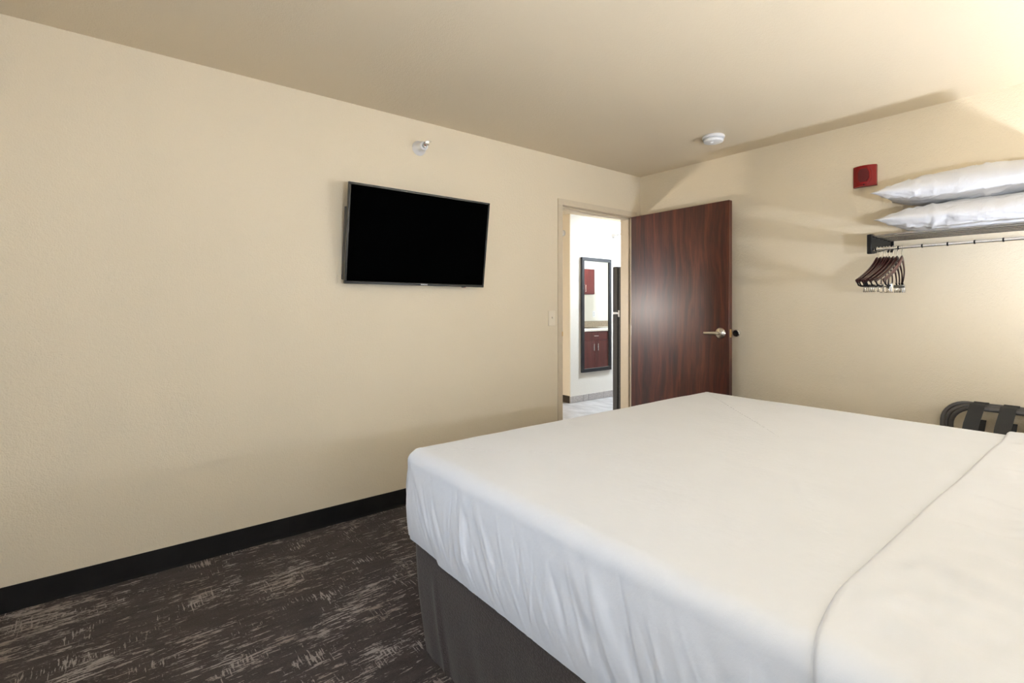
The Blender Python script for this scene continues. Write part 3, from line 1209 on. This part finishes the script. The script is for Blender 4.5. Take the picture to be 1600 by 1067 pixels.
# ---- pillows on the shelf
def pillow(name, label, loc, L, D, T, seed, rot=(0, 0, 0), sag=0.):
    bm = bmesh.new()
    NU, NV = 96, 64
    rnd = random.Random(seed)
    wr = []
    for k in range(150):
        wr.append((rnd.uniform(-1, 1), rnd.choice([-1, 1]) * rnd.uniform(.35, 1), rnd.gauss(1.2, .7) % PI, rnd.uniform(.010, .028), rnd.uniform(.04, .13), rnd.uniform(-.007, .011)))

    def P(i, j, s):
        u = -1 + 2 * i / NU
        v = -1 + 2 * j / NV
        u = math.copysign(abs(u) ** .9, u)
        v = math.copysign(abs(v) ** .9, v)
        # edges bow in between the pulled-out corners
        x = L / 2 * u * (1 - .055 * (1 - v * v) * abs(u) ** 3)
        y = D / 2 * v * (1 - .075 * (1 - u * u) * abs(v) ** 3)
        e = max(0., (1 - abs(u) ** 2.6)) ** .62 * max(0., (1 - abs(v) ** 2.4)) ** .58
        t = T / 2 * e
        edge = 1 - e
        r_ = .006 * edge * nz(u * 9 + seed, v * 9, s * 3, 1.0) + .0035 * nz(u * 3 + seed, v * 3, s, 1.6)
        for a, b, th, w_, l_, am in wr:
            du, dv = (u - a), (v - b) * D / L
            p = du * math.cos(th) + dv * math.sin(th)
            q = -du * math.sin(th) + dv * math.cos(th)
            if abs(p) < 3 * w_ and abs(q) < 2.5 * l_:
                r_ += am * math.exp(-(p / w_) ** 2 - (q / l_) ** 2)
        # gathers along the long edges
        r_ += .0035 * math.sin(u * 46 + 5 * nz(u * 4, seed, 0, 1)) * max(0., abs(v) - .45) * min(1, 4 * e)
        fl = .8 if s < 0 else 1.0
        z = s * (t * fl + r_ * min(1, e * 3))
        # flat underside where it rests
        z += .010 * (u * u) * (1 if s < 0 else .5) - sag * (u * u)
        return Vector((x, y, z + T * .4))

    top = [[bm.verts.new(P(i, j, 1)) for j in range(NV + 1)] for i in range(NU + 1)]
    bot = [[top[i][j] if i in (0, NU) or j in (0, NV) else bm.verts.new(P(i, j, -1)) for j in range(NV + 1)] for i in range(NU + 1)]
    for G, f in ((top, 1), (bot, -1)):
        for i in range(NU):
            for j in range(NV):
                q = [G[i][j], G[i + 1][j], G[i + 1][j + 1], G[i][j + 1]]
                bm.faces.new(q if f > 0 else q[::-1])
    o = obj(name, bm, 'pillow', None, 0, local=True)
    o.data.shade_smooth()
    o.location = loc
    o.rotation_euler = rot
    return tag(o, label, 'pillow', 'white pillows stacked on the closet shelf')


pillow('pillow', 'lower white pillow lying directly on the chrome shelf rods', (-.490, 3.590, 1.664), .93, .44, .170, 3, (0, 0, .0))
pillow('pillow', 'upper white pillow on top of the other pillow', (-.525, 3.592, 1.815), .90, .42, .185, 11, (0, 0, .0))

# ------------------------------------------------------------------ folded luggage rack by the wall
RK = (-.37, 3.66, 0)
rack = thing('luggage_rack', 'folded luggage rack with grey tubes and black straps behind the bed', 'luggage rack', RK)


def rack_frame(x0, x1, yb, yt, zt, r=.011):
    bm = bmesh.new()
    pts = []
    cr = .105
    pts.append((x0, yb, .012))
    pts.append((x0, yb + (yt - yb) * .5, (zt - cr) * .5))
    for i in range(0, 9):
        a = PI - PI / 2 * i / 8
        z = zt - cr + cr * math.sin(a)
        pts.append((x0 + cr + cr * math.cos(a), yb + (yt - yb) * z / zt, z))
    for i in range(0, 9):
        a = PI / 2 - PI / 2 * i / 8
        z = zt - cr + cr * math.sin(a)
        pts.append((x1 - cr + cr * math.cos(a), yb + (yt - yb) * z / zt, z))
    pts.append((x1, yb + (yt - yb) * .5, (zt - cr) * .5))
    pts.append((x1, yb, .012))
    tube(bm, pts, r, 12)
    return bm


obj('tube_frame', rack_frame(-.722, -.02, 3.60, 3.765, .705), 'grey_metal', rack, 60)
obj('tube_frame', rack_frame(-.694, -.05, 3.66, 3.700, .702), 'grey_metal', rack, 60)
obj('tube_frame', rack_frame(-.668, -.07, 3.72, 3.640, .700), 'grey_metal', rack, 60)
for xs in (-.590, -.470, -.345, -.22, -.13):
    bm = bmesh.new()
    w_ = .062
    # webbing looped over the front and back tubes, sagging towards the bed between them
    prof = [(3.772, .690), (3.778, .708), (3.765, .720), (3.745, .712), (3.70, .716), (3.665, .722), (3.642, .716), (3.624, .706), (3.600, .690), (3.555, .665), (3.505, .635), (3.470, .59), (3.458, .53),
            (3.475, .47), (3.53, .44), (3.60, .47), (3.66, .55), (3.71, .63)]
    th = .0022
    A = []
    for q, (y, z) in enumerate(prof):
        sl = -.05 * max(0, (.69 - z))
        n = Vector((0, 0))
        p0 = Vector(prof[max(0, q - 1)]); p1 = Vector(prof[min(len(prof) - 1, q + 1)])
        d = (p1 - p0).normalized()
        n = Vector((-d.y, d.x)) * th
        A.append([bm.verts.new((xs + sl, y, z)), bm.verts.new((xs + w_ + sl, y, z)),
                  bm.verts.new((xs + w_ + sl, y + n.x, z + n.y)), bm.verts.new((xs + sl, y + n.x, z + n.y))])
    for P_, Q_ in zip(A, A[1:]):
        for k in range(4):
            bm.faces.new((P_[k], P_[(k + 1) % 4], Q_[(k + 1) % 4], Q_[k]))
    bm.faces.new(A[0]); bm.faces.new(A[-1][::-1])
    obj('strap', bm, 'webbing', rack, 50)

# ------------------------------------------------------------------ the next room, seen through the doorway
# tall mirror
MY0, MY1, MZ0, MZ1 = 4.803, 5.388, .378, 1.897
mi = thing('wall_mirror', 'tall black framed mirror on the bright wall beyond the doorway', 'mirror', (XM, (MY0 + MY1) / 2, MZ0))
fw = .046
f0, f1 = XM + .004, XM + .030
for nm, a, b in (('frame_rail', (f0, MY0, MZ0), (f1, MY1, MZ0 + fw)), ('frame_rail', (f0, MY0, MZ1 - fw), (f1, MY1, MZ1)),
                 ('frame_stile', (f0, MY0, MZ0 + fw), (f1, MY0 + fw, MZ1 - fw)), ('frame_stile', (f0, MY1 - fw, MZ0 + fw), (f1, MY1, MZ1 - fw))):
    obj(nm, B((a, b), bev=.002), 'mirror_frame', mi)
obj('mirror_glass', B(((XM + .002, MY0 + .02, MZ0 + .02), (XM + .016, MY1 - .02, MZ1 - .02))), 'mirror', mi, 0)

# refrigerator
FY0, FY1, FXF = 4.44, 5.14, -3.755
fg = thing('refrigerator', 'black two door refrigerator just beyond the doorway', 'refrigerator', (-3.4, (FY0 + FY1) / 2, 0))
obj('body', B(((FXF + .085, FY0 + .004, .03), (XK - .02, FY1 - .004, 1.685)), bev=.004), 'fridge', fg)
obj('gasket', B(((FXF + .068, FY0 + .012, .06), (FXF + .087, FY1 - .012, 1.68))), 'gasket', fg, 0)
for nm, z0, z1 in (('freezer_door', 1.182, 1.698), ('fridge_door', .06, 1.160)):
    d_ = obj(nm, B(((FXF, FY0, z0), (FXF + .068, FY1, z1)), bev=.006), 'fridge', fg)
    bm = bmesh.new()
    hz0, hz1 = (z0 + .03, z0 + .33) if z0 > 1 else (z1 - .45, z1 - .03)
    tube(bm, [(FXF + .003, FY1 - .05, hz0), (FXF - .04, FY1 - .05, hz0 + .02), (FXF - .04, FY1 - .05, hz1 - .02), (FXF + .003, FY1 - .05, hz1)], .012, 10)
    obj('handle', bm, 'black_plastic', d_)
bm = B(((FXF + .01, FY0 - .002, 1.163), (FXF + .10, FY0 + .03, 1.179)))  # white strip stands for the brightness seen through the door gap
xbox(bm, (FXF + .080, FY0 - .003, 1.130), (FXF + .100, FY0 + .006, 1.205), .002)
obj('hinge_and_gap_light', bm, 'white_plastic', fg)
for yy in (FY0 + .06, FY1 - .06):
    for xx in (FXF + .14, XK - .10):
        bm = bmesh.new()
        lathe(bm, [(.02, 0), (.02, .035)], 14, Matrix.Translation((xx, yy, -.002)))
        obj('foot', bm, 'black_plastic', fg)

# kitchen cabinets along the other face of the TV wall (seen in the mirror)
KXF = XK - .61


def pull(bm, c, horizontal):
    x, y, z = c
    if horizontal:
        tube(bm, [(x, y - .05, z), (x - .028, y - .05, z), (x - .028, y + .05, z), (x, y + .05, z)], .006, 10)
    else:
        tube(bm, [(x, y, z - .055), (x - .028, y, z - .055), (x - .028, y, z + .055), (x, y, z + .055)], .006, 10)


def base_cabinet(y0, y1, label):
    r = thing('base_cabinet', label, 'cabinet', (XK - .3, (y0 + y1) / 2, 0), 'kitchen base cabinets')
    obj('body', B(((KXF + .022, y0, .10), (XK - .003, y1, .845)), ((KXF + .08, y0, 0), (XK - .003, y1, .10))), 'cabinet_wood', r, 0)
    d = obj('drawer', B(((KXF, y0 + .004, .700), (KXF + .020, y1 - .004, .838)), bev=.002), 'cabinet_wood', r)
    ym = (y0 + y1) / 2
    bm = bmesh.new(); pull(bm, (KXF + .001, ym, .77), True); obj('handle', bm, 'chrome', d)
    for a, b, hy in ((y0 + .004, ym - .002, ym - .048), (ym + .002, y1 - .004, ym + .048)):
        d = obj('door', B(((KXF, a, .106), (KXF + .020, b, .692)), bev=.002), 'cabinet_wood', r)
        bm = bmesh.new(); pull(bm, (KXF + .001, hy, .590), False); obj('handle', bm, 'chrome', d)
    return r


base_cabinet(5.82, 6.42, 'cherry base cabinet with drawer reflected in the tall mirror')
base_cabinet(6.425, 7.02, 'cherry base cabinet at the edge of the mirror reflection')
base_cabinet(5.20, 5.815, 'cherry base cabinet next to the refrigerator')
wt = thing('worktop', 'pale granite worktop with a low backsplash seen in the mirror', 'worktop', (XK - .3, 5.8, .845))
obj('slab', B(((KXF - .02, 5.19, .846), (XK, 7.45, .880)), bev=.003), 'quartz', wt)
obj('backsplash', B(((XK - .022, 5.19, .8795), (XK, 7.45, .985)), bev=.002), 'granite', wt)
uc = thing('wall_cabinet', 'cherry wall cabinet above the worktop seen in the mirror', 'cabinet', (XK, 6.1, 1.45))
obj('body', B(((XK - .31, 5.82, 1.452), (XK, 6.42, 1.88))), 'cabinet_wood', uc, 0)
for a, b, hy in ((5.824, 6.118, 6.07), (6.122, 6.416, 6.17)):
    d = obj('door', B(((XK - .332, a, 1.456), (XK - .312, b, 1.876)), bev=.002), 'cabinet_wood', uc)
    bm = bmesh.new(); pull(bm, (XK - .331, hy, 1.55), False); obj('handle', bm, 'chrome', d)
sk = thing('kitchen_sink', 'steel sink rim set in the granite worktop', 'sink', (XK - .3, 6.38, .88))
bm = bmesh.new()
xbox(bm, (XK - .50, 6.10, .8803), (XK - .12, 6.66, .886), .003)
obj('rim', bm, 'chrome', sk)
bm = bmesh.new()
xbox(bm, (XK - .47, 6.13, .884), (XK - .17, 6.63, .888), .002)
obj('basin', bm, 'dark_chrome', sk)
for y_, lab, cat in ((6.76, 'white power outlet on the kitchen wall reflected in the mirror', 'outlet'), (7.02, 'white switch plate on the kitchen wall near the mirror edge', 'light switch')):
    r = thing('wall_plate', lab, cat, (XK, y_, 1.11))
    obj('cover_plate', B(((XK - .006, y_ - .037, 1.052), (XK, y_ + .037, 1.168)), bev=.002), 'white_plastic', r)
    bm = bmesh.new()
    if cat == 'outlet':
        for dz in (-.02, .02):
            xbox(bm, (XK - .009, y_ - .015, 1.11 + dz - .013), (XK - .005, y_ + .015, 1.11 + dz + .013), .002)
    else:
        xbox(bm, (XK - .010, y_ - .016, 1.078), (XK - .005, y_ + .016, 1.142), .002)
    obj('insert', bm, 'grey_plastic', r)

# round white device on the wall end
rd = thing('wall_sounder', 'small round white device on the wall end beyond the doorway', 'wall device', (XM - .16, YM, 2.174))
Rm = Matrix.Translation((XM - .118, YM, 2.205)) @ Matrix.Rotation(PI / 2, 4, 'X')
bm = bmesh.new()
lathe(bm, [(.040, 0), (.040, .012), (.034, .02)], 28, Rm)
obj('mounting_ring', bm, 'grey_plastic', rd)
bm = bmesh.new()
lathe(bm, [(.032, .018), (.030, .032), (.016, .038), (0, .039)], 28, Rm)
obj('dome', bm, 'white_plastic', rd)

# floor lamp in the next room; its light shines on the open door's face
def floor_lamp(x, y, zc, label):
    r = thing('floor_lamp', label, 'lamp', (x, y, 0))
    T_ = Matrix.Translation((x, y, 0))
    bm = bmesh.new()
    lathe(bm, [(.15, 0), (.15, .012), (.12, .022), (.02, .03)], 32, T_)
    obj('base', bm, 'nickel', r)
    bm = bmesh.new()
    lathe(bm, [(.011, .025), (.011, zc - .10)], 14, T_)
    obj('pole', bm, 'nickel', r)
    bm = bmesh.new()
    lathe(bm, [(.014, zc - .115), (.04, zc - .10), (.045, zc - .075), (.04, zc - .075)], 24, T_)
    obj('cup', bm, 'nickel', r)
    bm = bmesh.new()
    bmesh.ops.create_uvsphere(bm, u_segments=32, v_segments=20, radius=.085, matrix=Matrix.Translation((x, y, zc)))
    obj('globe', bm, 'living_globe', r)


floor_lamp(-4.25, 1.70, 1.21, 'lit globe floor lamp in the next room')

# kitchen ceiling fixture
ceiling_light(-3.85, 5.75, 'round white ceiling light in the kitchen', 'hall_lens')
